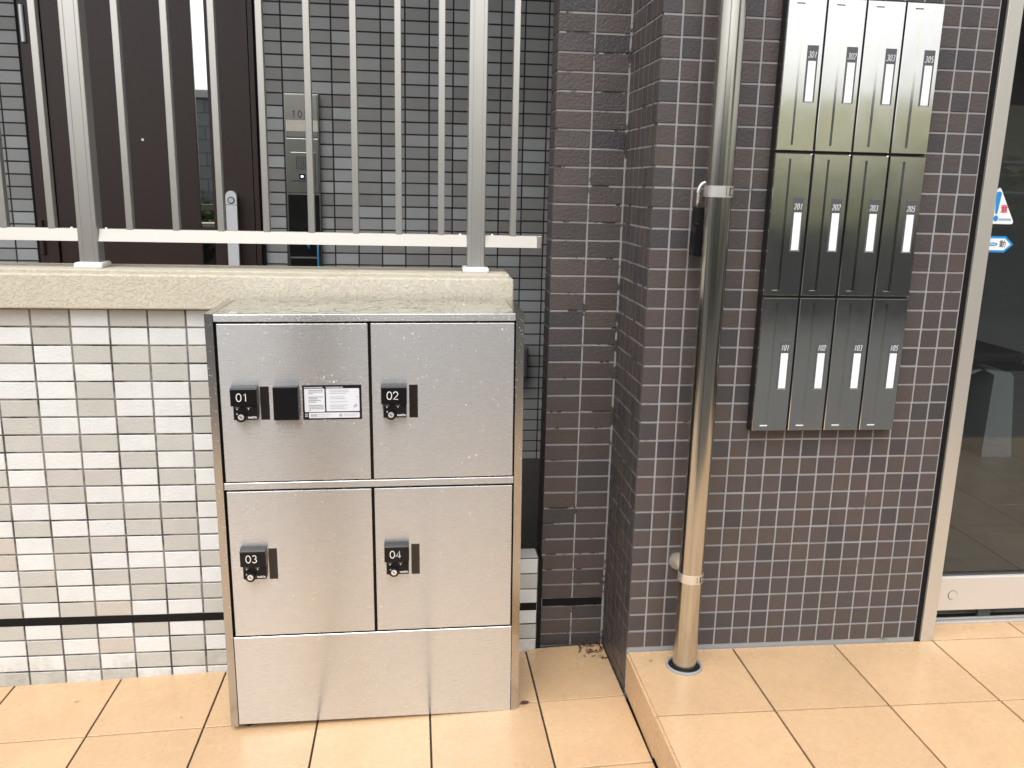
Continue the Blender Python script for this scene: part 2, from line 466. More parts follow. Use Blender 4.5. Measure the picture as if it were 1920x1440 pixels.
def island_tile_mat():
    n = N('dark_square_tile_mixed')
    c = n.ramp(n.geo.outputs['Random Per Island'], [(0, DARKS[0]), (.25, DARKS[2]), (.5, DARKS[3]), (.75, DARKS[4]), (1, DARKS[5])])
    nr = n.bump(n.noise(75, 3, .6, dist=.6), .40, .004); nr = n.bump(n.noise(420, 3), .3, .0015, nr)
    return n.set(c, .5, 0, nr)
M_ENTMIX = island_tile_mat()
join_tiles('wall_tiles', ew, items, M_ENTMIX, (1, 1, 1))

# ------------------------------------------------------------------ corner pillar: long tiles facing us, square tiles on its return
DA = .301
cp = thing('corner_pillar', 'dark brown pillar of long rough tiles with a side of small squares', 'pillar', (-.1, .35, -.2))
mb = MB(); mb.box(-.1975, .006, DA+.0022, .402, -.35, 3.2); mb.box(.0024, .12, .006, DA+.0022, -.35, 3.2)
mb.build('grout_bed', M_GROUT_L, cp)
rows = [(.05*j+G/2, .05*j+.05-G/2) for j in range(0, 34)]+[(-.0455, -.0025), (-.1155, -.0735), (-.1635, -.1185), (-.205, -.1665)]
for z0, z1 in rows:
    for x0, x1 in ((-.2, -.1-G/2), (-.1+G/2, -G/2-.002)):
        put_tile(cp, ((x0+x1)/2, DA, (z0+z1)/2), x1-x0, z1-z0, M_DARKTILE, vary(random.choice(DARKS), .1))
rows_b = [(.05*j+G/2, .05*j+.05-G/2) for j in range(-4, 34)]
for z0, z1 in rows_b:
    for k in range(6):
        y0, y1 = .05*k+G/2, .05*k+.05-G/2
        if k == 0: y0 = .0085
        put_tile(cp, (0, (y0+y1)/2, (z0+z1)/2), y1-y0, z1-z0, M_ENTTILE, vary(random.choice(DARKS), .1), -math.pi/2)
hi = [(.05*j+G/2, .05*j+.05-G/2) for j in range(34, 46)]
more = [((sum(q)/2, DA, (a+b)/2), q[1]-q[0], b-a, 0) for a, b in hi for q in ((-.2, -.1-G/2), (-.1+G/2, -G/2-.002))]
more += [((0, .05*k+.0265, (a+b)/2), .043, b-a, -math.pi/2) for a, b in hi for k in range(6)]
join_tiles('return_tiles', cp, more+[((-.2, (DA+.0015+.398)/2+.004, (a+b)/2), .088, b-a, -math.pi/2) for a, b in rows+hi], M_ENTMIX, (1, 1, 1))
MB().box(-.193, -.006, DA-.0004, DA+.004, -.0705, -.0470).build('sealant_strip', M_BLACK_RUB, cp)

# ------------------------------------------------------------------ low cream wall with coping
DD = .2753
lw = thing('low_wall', 'low wall of white and beige tiles with rough cream coping', 'wall', (-1.6, .35, -.25))
MB().box(-3.2, -.325, DD+.0022, .425, -.4, .853).build('grout_bed', M_GROUT_D, lw)
PAT = ['BBWBBW', 'WBWWWW', 'BWBBBB', 'WWWBBW', 'WWBWWB', 'BWBWWB', 'BWWBWB', 'BBBWBW', 'WWWBWB', 'WBBWBW', 'BBWWWB', 'WWBBBW', 'BWWBBW',
       'WBBWBW', 'WBWWWB', 'BWBBWW', 'BWWBBB', 'WBPWWB', 'WBWBWB', 'BWPWBW', 'WBWBBB', 'BWBWWW']
FARC = 'WBWWBWWBWBBBWPPWWBBWWB'
CR = {'W': lin(213, 215, 214), 'B': lin(185, 184, 178), 'P': lin(189, 182, 174)}
lrows = [(.05*(16-m)+G/2, .05*(16-m)+.05-G/2) for m in range(0, 17)]+[(-.0455, -.0025), (-.1135, -.0705), (-.1635, -.1185), (-.2135, -.1685), (-.2605, -.2185)]
hidden = []
for r, (z0, z1) in enumerate(lrows):
    for k in list(range(-15, -2))+list(range(8, 14)):
        x1_ = -1.6+.1*k-G/2; hidden.append(((-1.65+.1*k, DD, (z0+z1)/2), .095, z1-z0, 0))
    for k in range(-2, 8):
        x0, x1 = -1.7+.1*k+G/2, -1.6+.1*k-G/2
        s = PAT[r][k] if 0 <= k < 6 else (FARC[r] if k == -1 else random.choice('WB'))
        put_tile(lw, ((x0+x1)/2, DD, (z0+z1)/2), x1-x0, z1-z0, M_CREAMTILE, vary(CR[s], .025))
hidden = [(c_, w_, h_, q_) for c_, w_, h_, q_ in hidden if c_[0] < -.36]
join_tiles('wall_tiles', lw, hidden, M_CREAMTILE, CR['W'])
MB().box(-2.9, -.327, DD-.0004, DD+.004, -.0695, -.0470).build('sealant_strip', M_BLACK_RUB, lw)
mb = MB()
mb.box(-3.2, -.311, .247, .45, .853, .944, .004, 2)
cope = mb.build('coping', M_COPE, lw)
MB().box(-3.2, -.322, .261, .436, .940, .9555, .003, 2).build('coping_top', M_COPE, cope)
# low kerb between the wall end and the pillar
kb = MB(); kb.box(-.324, -.2125, DD+.003, .345, -.40, .1015); kb.build('kerb_bed', M_GROUT_D, lw)
for r, (z0, z1) in enumerate([(.0025, .0475), (.0525, .0975), (-.0455, -.0025), (-.1135, -.0705), (-.1635, -.1185), (-.2135, -.1685)]):
    put_tile(lw, (-.2675, DD, (z0+z1)/2), .105, z1-z0, M_CREAMTILE, CR['BWWWBW'[r]], name='kerb_tile')
o = put_tile(lw, (-.2675, .311, .1035), .105, .062, M_CREAMTILE, CR['B'], name='kerb_tile'); o.rotation_euler = (-math.pi/2, 0, 0)
MB().box(-.321, -.2155, DD-.0004, DD+.004, -.0695, -.0470).build('sealant_strip', M_BLACK_RUB, lw)
MB().box(-.214, -.1985, DD+.006, .345, -.30, .094).build('sealant_strip', M_BLACK_RUB, lw)

# ------------------------------------------------------------------ corridor and grey wall behind
EY = 1.689
MB().box(-5, .6, .425, 1.72, -.2, -.04).build('corridor_floor', M_CORFLOOR, None, kind='structure')
mb = MB(); mb.box(-5, -.3, .40, 2.0, 2.95, 3.15); mb.box(-.3, 3.4, -.5, 2.0, 2.95, 3.15); mb.build('ceiling', M_CEIL, None, kind='structure')
gw = thing('back_wall', 'grey tiled wall with dark joints behind the railing', 'wall', (-1.0, 1.75, -.04))
mb = MB(); mb.box(-5, .10, EY+.002, EY+.2, -.2, 2.45); mb.box(.03, .10, .402, EY+.002, -.2, 2.45)
mb.build('grout_bed', M_GROUT_E, gw)
GREYS = [lin(147, 147, 146), lin(158, 160, 160), lin(137, 136, 134), lin(149, 150, 148), lin(164, 167, 167), lin(141, 139, 136)]
items = []; cnt = 0
for r in range(-1, 49):
    z0, z1 = -.0024+.05*r+.003, -.0024+.05*r+.047
    if z0 < -.04: z0 = -.038
    for n in range(-34, 1):
        x0, x1 = -.02+.1*n+.003, .08+.1*n-.003
        if n == 0: x1 = .028
        xm = (x0+x1)/2; zm = (z0+z1)/2
        if xm < -.45 and zm < .80: continue
        if -2.10 < xm < -1.23: continue
        if -1.10 < xm < -.985 and .84 < zm < 1.52: continue
        if x0 < -1.212 < x1: x0 = -1.210
        if x0 < -2.125 < x1: x1 = -2.127
        c = ((x0+x1)/2, EY, (z0+z1)/2)
        if xm < -2.1 or zm > 1.72 or zm < .8 or n == 0: items.append((c, x1-x0, z1-z0, 0)); continue
        put_tile(gw, c, x1-x0, z1-z0, M_GREYTILE, vary(random.choice(GREYS), .05), ch=.0008)
def grey_island():
    n = N('grey_tile_mixed')
    c = n.ramp(n.geo.outputs['Random Per Island'], [(0, GREYS[0]), (.3, GREYS[1]), (.6, GREYS[2]), (1, GREYS[4])])
    return n.set(c, .5, 0, n.bump(n.noise(420, 3), .12, .0015))
M_GREYMIX = grey_island()
join_tiles('wall_tiles', gw, items, M_GREYMIX, (1, 1, 1), ch=.0008)

# ------------------------------------------------------------------ brown apartment door
dr = thing('apartment_door', 'dark brown apartment door with mirror strip behind the railing', 'door', (-1.66, EY, -.04))
dy = EY-.03
mb = MB()
mb.box(-2.11, -2.035, dy-.012, EY+.01, -.04, 2.08, .003); mb.box(-1.243, -1.222, dy-.012, EY+.01, -.04, 2.08, .003); mb.box(-2.035, -1.243, dy-.012, EY+.01, 2.03, 2.08, .003)
mb.build('frame', M_DOORBR, dr)
MB().box(-1.221, -1.2105, dy+.004, EY+.005, -.04, 2.08).build('sealant_joint', M_BLACK_RUB, dr)
MB().box(-2.126, -2.1105, dy+.004, EY+.005, -.04, 2.08).build('sealant_joint', M_BLACK_RUB, dr)
mb = MB(); mb.box(-2.031, -1.466, dy, EY+.005, -.03, 2.026, .002); mb.box(-1.413, -1.247, dy, EY+.005, -.03, 2.026, .002)
mb.build('leaf', M_DOORBR, dr)
MB().box(-1.466, -1.413, dy+.008, EY, -.03, 2.026).build('mirror_strip', M_MIRROR, dr, 'narrow mirror-like glass strip in the brown door')
for z0, z1 in ((1.70, 1.836), (.882, 1.018)):
    MB().cyl((-2.093, dy-.018, z0), (-2.093, dy-.018, z1), .0085, n=14).build('hinge', M_SILVER if z0 > 1.5 else M_DOORBR, dr)
ph = MB().cyl((-1.677, dy-.004, 1.345), (-1.677, dy+.002, 1.345), .0055, n=16).build('peephole', M_CYL, dr)
mb = MB()
P = [(-.021+.0, 0)]
hp = arc(0, 0, .022, .022, 0, 180, 12)
outline = [(-1.330+u, 1.129+v) for u, v in hp]+[(-1.352, .60), (-1.308, .60)]
mb.prism(outline, lambda u, v, w: (u, w, v), dy-.055, dy-.035)
hd = mb.build('handle', M_SILVER, dr)
MB().box(-1.343, -1.317, dy-.036, dy+.002, 1.06, 1.14, .003).build('handle_mount', M_SILVER, hd)
MB().box(-1.343, -1.317, dy-.036, dy+.002, .61, .66, .003).build('handle_mount', M_SILVER, hd)
MB().cyl((-1.330, dy-.057, 1.113), (-1.330, dy-.054, 1.113), .0145, n=20).build('key_cylinder', M_INK, hd)
MB().cyl((-1.330, dy-.059, 1.113), (-1.330, dy-.056, 1.113), .0105, n=20).build('key_cylinder', M_CYL, hd)
MB().box(-1.352, -1.308, dy-.0556, dy-.0549, 1.0935, 1.095).build('handle_seam', M_DGAP, hd)

# ------------------------------------------------------------------ intercom column
ic = thing('intercom_panel', 'tall steel intercom and meter panel marked 102 beside the door', 'intercom', (-1.043, EY, .824))
iy = EY-.030
mb = MB(); mb.box(-1.1135, -.972, iy+.002, EY+.003, .824, 1.546, .003); mb.build('case', M_ICSTEEL, ic)
MB().box(-1.108, -.978, iy-.001, iy+.004, 1.372, 1.542, .002).build('name_panel', M_ICSTEEL, ic)
MB().box(-1.1065, -.978, iy-.0025, iy, 1.396, 1.440, .001).build('name_strip', M_CREAMSTRIP, ic)
mb = MB(); digits(mb, '102', -1.081, 1.4505, .0265, .0032, iy-.0014, .94, 0, .85); mb.build('number', M_INK, ic)
MB().box(-1.108, -.978, iy-.001, iy+.004, 1.147, 1.368, .002).build('speaker_panel', M_ICSTEEL, ic)
sp = MB().box(-1.091, -.992, iy-.006, iy, 1.196, 1.313, .002).build('speaker', M_ICSTEEL, ic)
mb = MB()
for a in range(6):
    for b in range(8): mb.box(-1.0705+a*.0092, -1.0645+a*.0092, iy-.0066, iy-.0055, 1.2435+b*.0068, 1.2475+b*.0068)
mb.build('speaker_holes', M_INK, sp, kind='stuff')
MB().box(-1.059, -1.034, iy-.0085, iy-.005, 1.203, 1.2275, .001).build('call_button', M_BUTTON, sp)
MB().cyl((-1.0467, iy-.0095, 1.215), (-1.0467, iy-.008, 1.215), .0045, n=14).build('button_lamp', M_LED, sp)
MB().box(-1.108, -.980, iy-.001, iy+.004, .885, 1.143, .002).build('meter_window', M_ICBLK, ic)
MB().box(-1.104, -.984, iy-.006, iy+.002, .836, .880, .003).build('bottom_box', M_ICBLK, ic)
crd = MB().tube([(-.988, iy-.02, z) for z in (.965, .90, .82, .70, .55)], .0045).build('blue_cord', M_BLUE, None)
tag(crd, 'bright blue cord hanging down the right edge of the intercom panel', 'cord')
crd2 = MB().tube([(-1.030, iy-.02, .955), (-1.028, iy-.022, .935), (-1.024, iy-.02, .917)], .0055).build('blue_cord', M_BLUE, None)
tag(crd2, 'short blue cord end at the middle of the meter window', 'cord')
# grey fitting on the back wall, half hidden by the locker
gf = MB().box(-.135, -.082, 1.60, EY+.002, .362, .505, .012, 3).build('wall_fitting', plain('grey_fitting', (.09, .09, .088), .4), None)
tag(gf, 'small rounded grey fitting on the back wall beside the locker', 'wall fitting')

# ------------------------------------------------------------------ railing on the low wall
fn = thing('railing', 'champagne aluminium railing of thin upright bars on the coping', 'railing', (-.95, .33, .955))
def fence_post(x0, x1):
    ypf = .306
    mb = MB(); mb.box(x0, x1, ypf, .356, .9555, 2.42, .003, 2)
    po = mb.build('post', M_ALU, fn)
    mb = MB(); mb.box(x0+.011, x0+.0118, ypf-.0012, ypf+.002, .97, 2.40); mb.box(x1-.0118, x1-.011, ypf-.0012, ypf+.002, .97, 2.40)
    mb.build('post_groove', plain('groove', (.36, .34, .30), .5, .4), po)
    MB().box(x0-.012, x1+.012, .292, .370, .9545, .9705, .006, 3).build('post_base', M_WHITEPL, po)
fence_post(-1.4725, -1.4225); fence_post(-.437, -.3875)
def rail(x0, x1):
    mb = MB(); prof = [(.310, 1.0262), (.321, 1.0585), (.345, 1.0585), (.345, 1.0262)]
    mb.prism(prof, lambda u, v, w: (w, u, v), x0, x1); return mb.build('rail', M_ALUR, fn)
rail(-3.2, -1.4735); rail(-1.4215, -.438); rail(-.3865, -.2405)
MB().box(-.2403, -.2275, .309, .347, 1.0255, 1.0592, .001).build('rail_end_cap', M_ALU, fn)
for x in (-1.9015, -1.7815, -1.6615, -1.5415, -1.3424, -1.2218, -1.1042, -.9839, -.8636, -.7435, -.6263, -.5093, -.3079):
    mb = MB(); mb.box(x-.0088, x+.0088, .320, .343, 1.056, 2.38, .0012, 1); mb.build('baluster', M_ALU, fn)
MB().box(-3.2, -.24, .31, .35, 2.38, 2.42, .003).build('top_rail', M_ALU, fn)
for x in (-1.492, -1.404, -.456, -.366):
    MB().cyl((x, .326, 1.0585), (x, .326, 1.0620), .0042, .003, n=10).build('rail_screw', M_CYL, fn)

# ------------------------------------------------------------------ downpipe and its floor collar, key box
PX, PY, PR = .1385, -.085, .0318
dp = thing('downpipe', 'weathered steel downpipe running down the dark tiled wall', 'pipe', (PX, PY, -.09))
MB().cyl((PX, PY, -.10), (PX, PY, 2.6), PR, n=48, caps=False).build('pipe', M_PIPE, dp)
def band(z0, z1):
    b = MB().cyl((PX, PY, z0), (PX, PY, z1), PR+.0016, n=48).build('pipe_band', M_CHROME, dp)
    mb = MB()
    yb = PY-PR-.0030
    a0 = math.radians(-62)
    for a, w in ((-60, .004), (-78, .0015)):
        ca, sa = math.cos(math.radians(a)), math.sin(math.radians(a)); rr = PR+.002
        mb.cyl((PX+rr*ca, PY+rr*sa, z0+.003), (PX+rr*ca, PY+rr*sa, z1-.003), w*.4, n=8)
    for zz in (z0+.006, z1-.006):
        mb.tube([(PX+(PR+.002)*math.cos(math.radians(a)), PY+(PR+.002)*math.sin(math.radians(a)), zz) for a in (-60, -50, -40, -30)], .0009, 6)
    mb.build('band_clasp', M_INK, b)
    MB().box(PX-.010, PX+.010, PY+PR, .0, z0, z1).build('wall_bracket', M_CHROME, b)
band(1.180, 1.2065); band(.1925, .2155)
MB().cyl((.128, -.008, .209), (.128, .0, .209), .0235, n=32).build('bracket_plate', M_CHROME, dp)
mb = MB(); mb.lathe([(PR+.011, ZU-.05), (PR+.011, ZU+.006), (PR+.012, ZU+.0075), (PR+.015, ZU+.0075), (PR+.0165, ZU+.005), (PR+.0165, ZU-.004)], (PX, PY, 0), 48)
cl = mb.build('floor_collar', plain('grey_plastic', (.30, .30, .30), .5), None)
tag(cl, 'grey plastic collar ring round the foot of the downpipe', 'pipe collar')
mb = MB(); mb.lathe([(PR, ZU+.0015), (PR+.0111, ZU+.0015)], (PX, PY, 0), 48); mb.build('collar_gap', M_DGAP, cl)

kbx = thing('key_safe', 'black key safe padlock hanging behind the downpipe on the tiled wall', 'padlock', (.105, -.045, 1.03))
mb = MB(); mb.prism([(.0955, 1.104), (.0935, 1.038), (.144, 1.034), (.144, 1.104), (.133, 1.117), (.105, 1.117)], lambda u, v, w: (u, w, v), -.060, -.024)
mb.build('lower_body', M_BLKPL, kbx)
MB().box(.095, .147, -.056, -.026, 1.112, 1.156, .003).build('upper_body', M_BLKPL2, kbx)
MB().box(.0958, .146, -.0575, -.050, 1.112, 1.1165, .001).build('body_seam', M_DGAP, kbx)
sh = [(.1025, -.041, 1.15), (.1025, -.041, 1.185)]+[(.121-.0185*math.cos(math.radians(a)), -.041, 1.19+.024*math.sin(math.radians(a))) for a in range(0, 181, 15)]+[(.1395, -.041, 1.185), (.1395, -.041, 1.15)]
MB().tube(sh, .0045, 12).build('shackle', M_CHROME, kbx)

# ------------------------------------------------------------------ mailboxes, three rows of four
MY = -.035
NUMS = [['101', '102', '103', '105'], ['201', '202', '203', '205'], ['301', '302', '303', '305']]
RZ = [(.5845, .9335), (.9400, 1.2885), (1.2955, 1.6445)]
PLACE = ['leftmost', 'second from left', 'third from left', 'rightmost']
WORDS = {'1': 'bottom', '2': 'middle', '3': 'top'}
for r in range(3):
    for c in range(4):
        num = NUMS[r][c]; x0 = .2925+.0987*c; x1 = x0+.0940; z0, z1 = RZ[r]
        mbx = thing('mailbox', 'steel mailbox %s, %s in the %s row of mailboxes' % (num, PLACE[c], WORDS[num[0]]), 'mailbox', ((x0+x1)/2, 0, z0), 'wall of twelve mailboxes')
        MB().box(x0-.0012, x1+.0012, MY+.008, .0, z0-.0025, z1+.0030).build('case', M_MAILCASE, mbx)
        # door: plate with a long pull groove, built as a frame round the recess
        gx0, gx1, gz0, gz1 = x0+.0200, x0+.0405, z0+.0125, z1-.0130
        mb = MB()
        def quad(a, b, c_, d): mb.face([a, b, c_, d])
        y = MY; e = .0014
        X = [x0+e, gx0, gx1, x1-e]; Zs = [z0+e, gz0, gz1, z1-e]
        for i in range(3):
            for k in range(3):
                if i == 1 and k == 1: continue
                quad((X[i], y, Zs[k]), (X[i+1], y, Zs[k]), (X[i+1], y, Zs[k+1]), (X[i], y, Zs[k+1]))
        for (ax, az), (bx, bz), (ox, oz), (px_, pz) in (((x0+e, z0+e), (x1-e, z0+e), (x1, z0), (x0, z0)), ((x1-e, z0+e), (x1-e, z1-e), (x1, z1), (x1, z0)), ((x1-e, z1-e), (x0+e, z1-e), (x0, z1), (x1, z1)), ((x0+e, z1-e), (x0+e, z0+e), (x0, z0), (x0, z1))):
            quad((ax, y, az), (bx, y, bz), (ox, y+e, oz), (px_, y+e, pz))
            quad((px_, y+e, pz), (ox, y+e, oz), (ox, y+.010, oz), (px_, y+.010, pz))
        gy = y+.0062
        for (ax, az), (bx, bz) in (((gx0, gz0), (gx1, gz0)), ((gx1, gz0), (gx1, gz1)), ((gx1, gz1), (gx0, gz1)), ((gx0, gz1), (gx0, gz0))):
            quad((ax, y, az), (bx, y, bz), (bx, gy, bz), (ax, gy, az))
        bmesh.ops.remove_doubles(mb.bm, verts=mb.bm.verts[:], dist=1e-6)
        d = mb.build('door', M_MAIL, mbx)
        gb = MB(); gb.face([(gx0, gy, gz0), (gx1, gy, gz0), (gx1, gy, gz1), (gx0, gy, gz1)]); gb.build('pull_groove', M_MAIL, d, recalc=False)
        nx0, nx1 = x0+.0555, x0+.0835; nz0, nz1 = z0+.1115, z0+.2425
        npl = MB().box(nx0, nx1, y-.0008, y+.003, nz0, nz1, .0004, 1).build('name_plate', M_NAMEPL, mbx)
        MB().box(nx0+.0045, nx1-.0045, y-.0013, y, nz0+.003, nz1-.0355).build('name_card', M_PAPER, npl)
        MB().box(nx0+.001, nx1-.001, y-.0013, y, nz0+.0004, nz0+.0015).build('plate_edge', M_CHROME, npl)
        mb = MB(); digits(mb, num, nx0+.0030, nz0+.103, .0138, .0012, y-.0009, .54, .18, .60); mb.build('number', M_WHITEP, npl)
        # lock knob space stays plain: the photo shows none

# ------------------------------------------------------------------ parcel locker
lk = thing('parcel_locker', 'wet brushed stainless steel parcel locker with four numbered doors', 'parcel locker', (-.686, -.042, -.2065), rot=(0, -.010, 0), local=True)
def skew_panel(s):
    mb = MB(); xo, xi = s*.3815, s*.3605
    prof = [(xi, -.004), (xo, .004), (xo, .258), (xi, .258)]
    mb.prism(prof, lambda u, v, w: (u, v, w), 0, 1.0945); return mb.build('side_panel', M_STEELV, lk)
skew_panel(-1); skew_panel(1)
MB().box(-.3600, .3600, -.003, .258, 1.0760, 1.0935, .0012, 1).build('top_panel', M_STEEL, lk)
MB().box(-.3590, .3590, .0005, .2575, 1.0925, 1.0943).build('wet_top_sheet', M_WETTOP, lk)
MB().box(-.3604, .3604, .020, .257, .006, 1.0758).build('carcass', M_DGAP, lk)
MB().box(-.3600, .3600, .0015, .030, .6545, .6725, .001, 1).build('middle_rail', M_STEEL, lk)
MB().box(-.3600, .3600, -.0005, .030, .0035, .2545, .0012, 1).build('kick_plate', M_STEEL, lk)
DX = [(-.3545, .0000), (.0070, .3570)]; DZ = [(.2590, .6505), (.6765, 1.0705)]
for k, (zi, xi) in enumerate(((1, 0), (1, 1), (0, 0), (0, 1))):
    x0, x1 = DX[xi]; z0, z1 = DZ[zi]; num = '0%d' % (k+1)
    d = MB().box(x0, x1, .0, .018, z0, z1, .0012, 2).build('door', M_STEEL, lk, 'steel locker door numbered '+num)
    lx = (-.3275, .0295)[xi]; lz = (.4225, .8385)[zi]
    # smoked viewing slit
    wx = (-.2610, .0975)[xi]; wz = (.4150, .8345)[zi]
    MB().box(wx, wx+.0212, -.0008, .004, wz, wz+.0835, .0005, 1).build('view_window', M_SMOKE, d)
    # combination lock: hood above, plate below, knob with key cylinder
    lock = MB().box(lx+.0045, lx+.0610, -.0150, .001, lz, lz+.045, .0012, 2).build('lock', M_BLKPL2, lk, 'black lock marked '+num)
    mb = MB(); mb.prism([(.001, lz+.0835), (-.018, lz+.0805), (-.0215, lz+.0765), (-.0205, lz+.0365), (-.0165, lz+.0345), (.001, lz+.0345)], lambda u, v, w: (w, u, v), lx, lx+.0622)
    mb.build('hood', M_BLKPL, lock)
    mb = MB(); hx = lx+.0145
    digits(mb, num, hx, lz+.0480, .0190, .0019, -.0220, .80); mb.build('number', M_WHITEP, lock)
    kx, kz = lx+.0235, lz+.0095
    MB().cyl((kx, -.0240, kz), (kx, -.0140, kz), .0125, .0135, n=28).build('knob', M_BLKPL, lock)
    MB().cyl((kx, -.0258, kz), (kx, -.0238, kz), .0072, n=24).build('key_cylinder', M_CYL, lock)
    mb = MB(); mb.stroke([(kx-.0030, kz+.0030), (kx+.0026, kz-.0024)], .0018, FRONT(-.0259)); mb.build('key_slot', M_INK, lock)
    for mx, mz, s in ((lx+.0135, lz+.0265, .0020), (lx+.0405, lz+.0265, .0020)):
        MB().prism([(mx-s, mz+s), (mx+s, mz+s), (mx, mz-s*.8)], FRONT(-.0151), 0, -.0004).build('pointer_mark', M_WHITEP, lock)
    MB().prism(arc(kx-.0090, kz+.0078, .0013, .0013, 0, 330, 11), FRONT(-.0230), -.0004, -.0014).build('knob_dot', M_WHITEP, lock)
    for txt, tx in (('OPEN', lx+.0135), ('LOCK', lx+.0405)):
        text_mesh(txt, .0042, tx, -.0153, lz+.0312, M_LABELM, 'lettering', lock)
    text_mesh('NASTA', .0066, lx+.0485, -.0153, lz+.0060, M_WHITEP, 'lettering', lock, offset=.0002)
bx = MB().box(-.2285, -.1685, -.019, .001, .8365, .9200, .0025, 2).build('lock_cover', M_BLKPL, lk, 'plain black square cover box on door 01')
lb = MB().box(-.1605, -.0185, -.0012, .001, .8330, .9195, .0004, 1).build('instruction_label', M_BLKPL2, lk, 'black instruction label with small white text panels')
def rrect(x0, x1, z0, z1, r=.002):
    return [p for cx, cz, a in ((x1-r, z1-r, 0), (x0+r, z1-r, 90), (x0+r, z0+r, 180), (x1-r, z0+r, 270)) for p in arc(cx, cz, r, r, a, a+90, 4)]
for x0, x1, z0, z1 in ((-.1560, -.1075, .8525, .9110), (-.1040, -.0240, .8535, .9110), (-.1465, -.0240, .8370, .8505)):
    MB().prism(rrect(x0, x1, z0, z1), FRONT(-.0013), 0, -.0003).build('text_panel', M_LABELW, lb)
mb = MB(); rg = random.Random(3)
def textline(x0, x1, z, h):
    x = x0
    while x < x1-.002:
        w = rg.uniform(.0012, .0021); mb.box(x, min(x+w, x1), -.00185, -.0016, z, z+h*rg.uniform(.8, 1)); x += w+rg.uniform(.0003, .0007)
z = .9060
for ln in (.037, .036, .012, 0, .036, .022, .030, .020, 0, .036, .037, .036, .006):
    if ln: textline(-.146, -.146+ln, z, .0021)
    z -= .0042
mb.build('print', M_LABELK, lb, kind='stuff')
mb = MB(); z = .9060
for ln in (.046, .047, .042, 0, .036, .040, 0, .044, 0, .046, .036, .042):
    if ln: textline(-.095, -.095+ln, z, .0020)
    z -= .0042
textline(-.128, -.092, .8452, .0016); textline(-.128, -.098, .8410, .0016); textline(-.062, -.028, .8452, .0015); textline(-.062, -.034, .8410, .0015)
for cx in (-.139, -.131, -.070): mb.prism(arc(cx, .8437, .0042, .0042, 0, 345, 14), FRONT(-.0016), 0, -.0003)
mb.prism([(-.039, .867), (-.031, .873), (-.029, .868), (-.036, .861)], FRONT(-.0016), 0, -.0003)
mb.prism([(-.032, .890), (-.027, .8915), (-.027, .8885)], FRONT(-.0016), 0, -.0003)
mb.build('print', M_LABELM, lb, kind='stuff')
mb = MB(); textline(-.156, -.110, .9130, .0022); textline(-.104, -.062, .9130, .0022); textline(-.1555, -.149, .8455, .0028); textline(-.1555, -.149, .8410, .0028)
mb.build('print', M_LABELW, lb, kind='stuff')
# rain drops on the locker front, frame and top
mb = MB(); rg = random.Random(11)
def drop(x, y, z, r, up=False):
    c = Vector((x, y, z)); n1 = 7
    rings = [[mb.bm.verts.new(c+(Vector((rr*math.cos(6.2832*k/n1), rr*math.sin(6.2832*k/n1), h)) if up else Vector((rr*math.cos(6.2832*k/n1), -h, rr*1.15*math.sin(6.2832*k/n1))))) for k in range(n1)] for rr, h in ((r, -.0002), (r*.8, r*.38))]
    top = mb.bm.verts.new(c+(Vector((0, 0, r*.6)) if up else Vector((0, -r*.6, 0))))
    for k in range(n1):
        f = mb.bm.faces.new((rings[0][k], rings[0][(k+1) % n1], rings[1][(k+1) % n1], rings[1][k])); f.smooth = True
        f = mb.bm.faces.new((rings[1][k], rings[1][(k+1) % n1], top)); f.smooth = True
for k in range(420):
    zi = 1 if rg.random() < .72 else 0; xi = 0 if rg.random() < .6 else 1
    x0, x1 = DX[xi]; z0, z1 = DZ[zi]
    x = rg.uniform(x0+.01, x1-.01); z = z0+.01+(z1-z0-.02)*(rg.random()**.7)
    if (z-z0) % .5 < .26 and (z-z0) > .15 and x-x0 < .15 and (z-z0) < .255: continue
    drop(x, -.0001, z, rg.uniform(.0007, .0017)*(1 if rg.random() < .92 else 1.4))
for k in range(70): drop(rg.gauss(-.02, .07), -.0006, rg.uniform(.02, .235), rg.uniform(.0006, .0014))
for k in range(60): drop(rg.uniform(-.35, .35), -.0031, rg.uniform(1.078, 1.091), rg.uniform(.0006, .0013))
for k in range(36): drop(rg.uniform(-.35, .35), rg.uniform(.01, .25), 1.0944, rg.uniform(.0008, .0017), True)
mb.build('raindrops', M_DROP, lk, recalc=True, kind='stuff')
mb = MB()
for k in range(130):
    s = rg.choice((-1, 1)); t = rg.random(); x = s*(.3605+.021*t); y = -.004+.008*t-.0001
    drop(x, y, 1.08-1.0*rg.random()**1.5, rg.uniform(.0005, .0010))
mb.build('raindrops', M_DROP, lk, kind='stuff')
for x, y in ((-.34, .03), (.33, .03), (-.34, .23), (.33, .23)):
    zf = FZ(-.686+x, -.042+y)+.2065+.010*x
    MB().cyl((x, y, zf), (x, y, .008), .012, n=16).build('foot', M_BLKPL2, lk)

